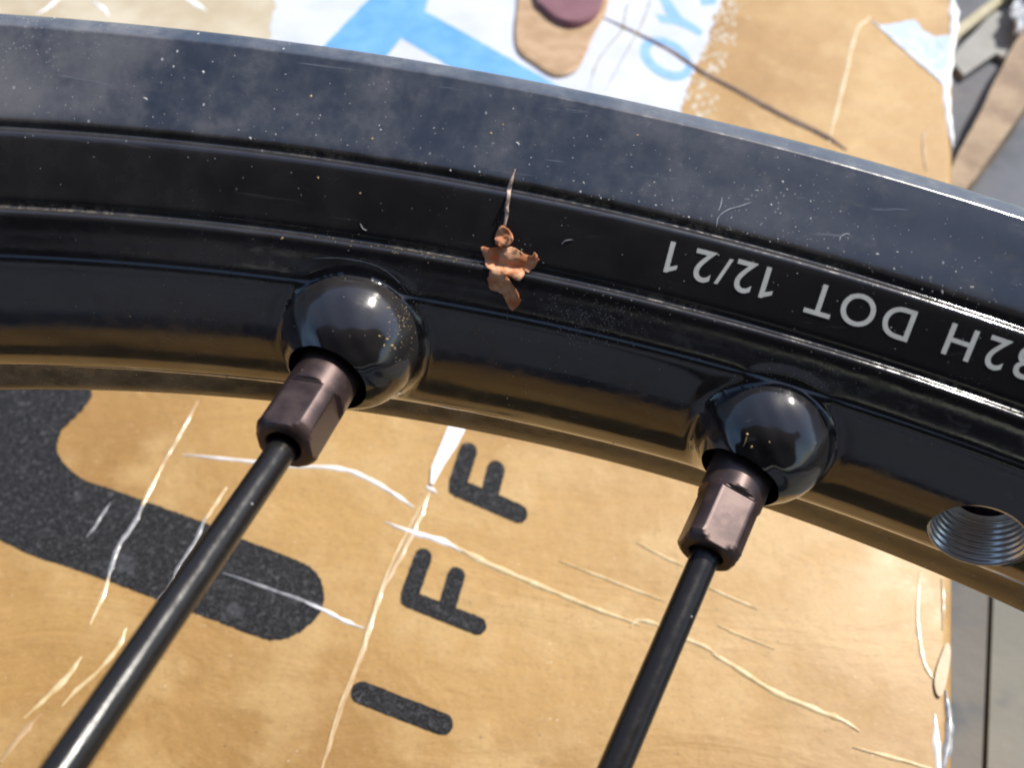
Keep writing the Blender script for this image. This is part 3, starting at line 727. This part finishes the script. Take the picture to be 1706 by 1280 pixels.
# ------------------------------------------------------------------ lint fibres and grit on the rim
def fibre(pts, rad, label, mat=M['lint']):
    P = []
    for k, (x, y) in enumerate(catmull(pts, 5)):
        b0, n0 = on_rim(x, y, rad * 1.2)
        if b0 is not None: P.append(b0)
    P = np.array(P); T = np.gradient(P, axis=0); vs = []; fs = []; k = 5
    for i, p in enumerate(P):
        x, y, z = frame_from(T[i]); r = rad * min(1, .3 + min(i, len(P) - 1 - i) * .3)
        for j in range(k): a_ = 2 * math.pi * j / k; vs.append(p + r * (math.cos(a_) * x + math.sin(a_) * y))
    for i in range(len(P) - 1):
        for j in range(k): j2 = (j + 1) % k; fs.append((i * k + j, i * k + j2, (i + 1) * k + j2, (i + 1) * k + j))
    o = mesh('lint_fibre', vs, fs, None, mat, True); o.matrix_world = wheel.matrix_world.copy()
    return tag(o, label, 'lint fibre', 'lint fibres on the rim')
fibre([(1193, 379), (1197, 362), (1212, 350), (1232, 344), (1252, 337)], .035, 'curled white fibre on the rim just above the bright groove near the digits')
fibre([(1197, 352), (1201, 340), (1203, 328)], .03, 'short upright white fibre left of the curled one above the groove')
fibre([(1398, 402), (1401, 394), (1410, 390), (1416, 391)], .04, 'tiny hooked white fibre on the dusty flange right of the curled fibre')
fibre([(520, 430), (570, 430), (620, 440), (655, 460), (680, 490)], .03, 'long faint arc of fibre over the left round boss', M['crumb'])
fibre([(935, 408), (942, 401), (955, 399)], .03, 'tiny bent fibre on the panel right of the dried flower')
fibre([(600, 372), (605, 381), (612, 384)], .03, 'tiny fibre on the panel left of the dried flower')
fibre([(905, 722), (925, 724), (940, 718)], .03, 'short pale hair at the bed edge between the two nipples', M['crumb_y'])
fibre([(1238, 745), (1242, 736), (1244, 728)], .035, 'tiny upright hair just above the right nipple', M['crumb_y'])

def grit(name, spots, mat, label):
    vs = []; fs = []
    for (x, y, s) in spots:
        p, n = on_rim(x, y, 0)
        if p is None: continue
        x_, y_, z_ = frame_from(n); a0 = random.random() * 6.28; el_ = random.uniform(1, 1.9)
        ca, sa = math.cos(a0), math.sin(a0); i0 = len(vs); k = 5
        for j in range(k):
            t = 2 * math.pi * j / k; u, v = s * el_ * math.cos(t) * random.uniform(.7, 1.2), s * math.sin(t) * random.uniform(.7, 1.2)
            vs.append(p + x_ * (u * ca - v * sa) + y_ * (u * sa + v * ca))
        vs.append(p + n * s * .7)
        for j in range(k): fs.append((i0 + j, i0 + (j + 1) % k, i0 + k))
    o = mesh(name, vs, fs, None, mat, False); o.matrix_world = wheel.matrix_world.copy()
    return tag(o, label, 'grit', None, 'stuff')
sp = []
def edgeA(x): return np.interp(x, [0, 211, 352, 600, 937, 1150, 1317, 1521, 1706], [25, 39, 54, 86, 146, 188, 232, 285, 338])
def edgeB(x): return np.interp(x, [0, 281, 550, 831, 1150, 1352, 1493, 1706], [193, 221, 260, 302, 369, 431, 477, 540])
for _ in range(430):
    x = random.uniform(0, 1706); t = random.random() ** .55
    if random.random() < .35: x = random.gauss(1300, 220)
    a_, b_ = edgeA(x) + 30, edgeB(x) - 4
    if 0 <= x <= 1706: sp.append((x, a_ + (b_ - a_) * t, random.expovariate(1 / .022) + .02))
for _ in range(330): sp.append((random.gauss(975, 50), random.gauss(528, 22), random.uniform(.02, .04)))
for _ in range(120): sp.append((random.gauss(1340, 60), random.gauss(625, 22), random.uniform(.02, .035)))
for _ in range(90): sp.append((random.uniform(0, 1700), random.uniform(380, 640), random.uniform(.025, .05)))
for _ in range(50): x = random.uniform(0, 1706); sp.append((x, edgeB(x) + random.uniform(20, 110), random.uniform(.025, .05)))
grit('grit_specks', sp, M['crumb'], 'fine pale grit and dust specks scattered over the black rim')
sy = [(620, 231, .12), (818, 222, .13), (838, 207, .08), (518, 160, .11), (1062, 225, .09), (530, 296, .09), (600, 322, .08), (855, 628, .07), (876, 654, .08), (845, 664, .1), (848, 675, .07), (92, 652, .14), (378, 628, .12),
      (645, 565, .12), (653, 576, .14), (632, 560, .09), (658, 580, .10), (640, 576, .08), (1245, 724, .14), (1252, 745, .10), (1165, 598, .04), (1022, 739, .12), (1014, 742, .08), (1282, 737, .07), (470, 397, .1), (217, 527, .08)]
for _ in range(110): t = random.random(); sy.append((random.gauss(672, 14), random.gauss(535, 28), random.uniform(.02, .055)))
for _ in range(60): x = random.uniform(520, 850); sy.append((x, np.interp(x, [520, 850], [392, 447]) + random.gauss(0, 5), random.uniform(.02, .05)))
grit('ochre_crumbs', sy, M['crumb_y'], 'small ochre crumbs stuck on the round bosses and along the rim')
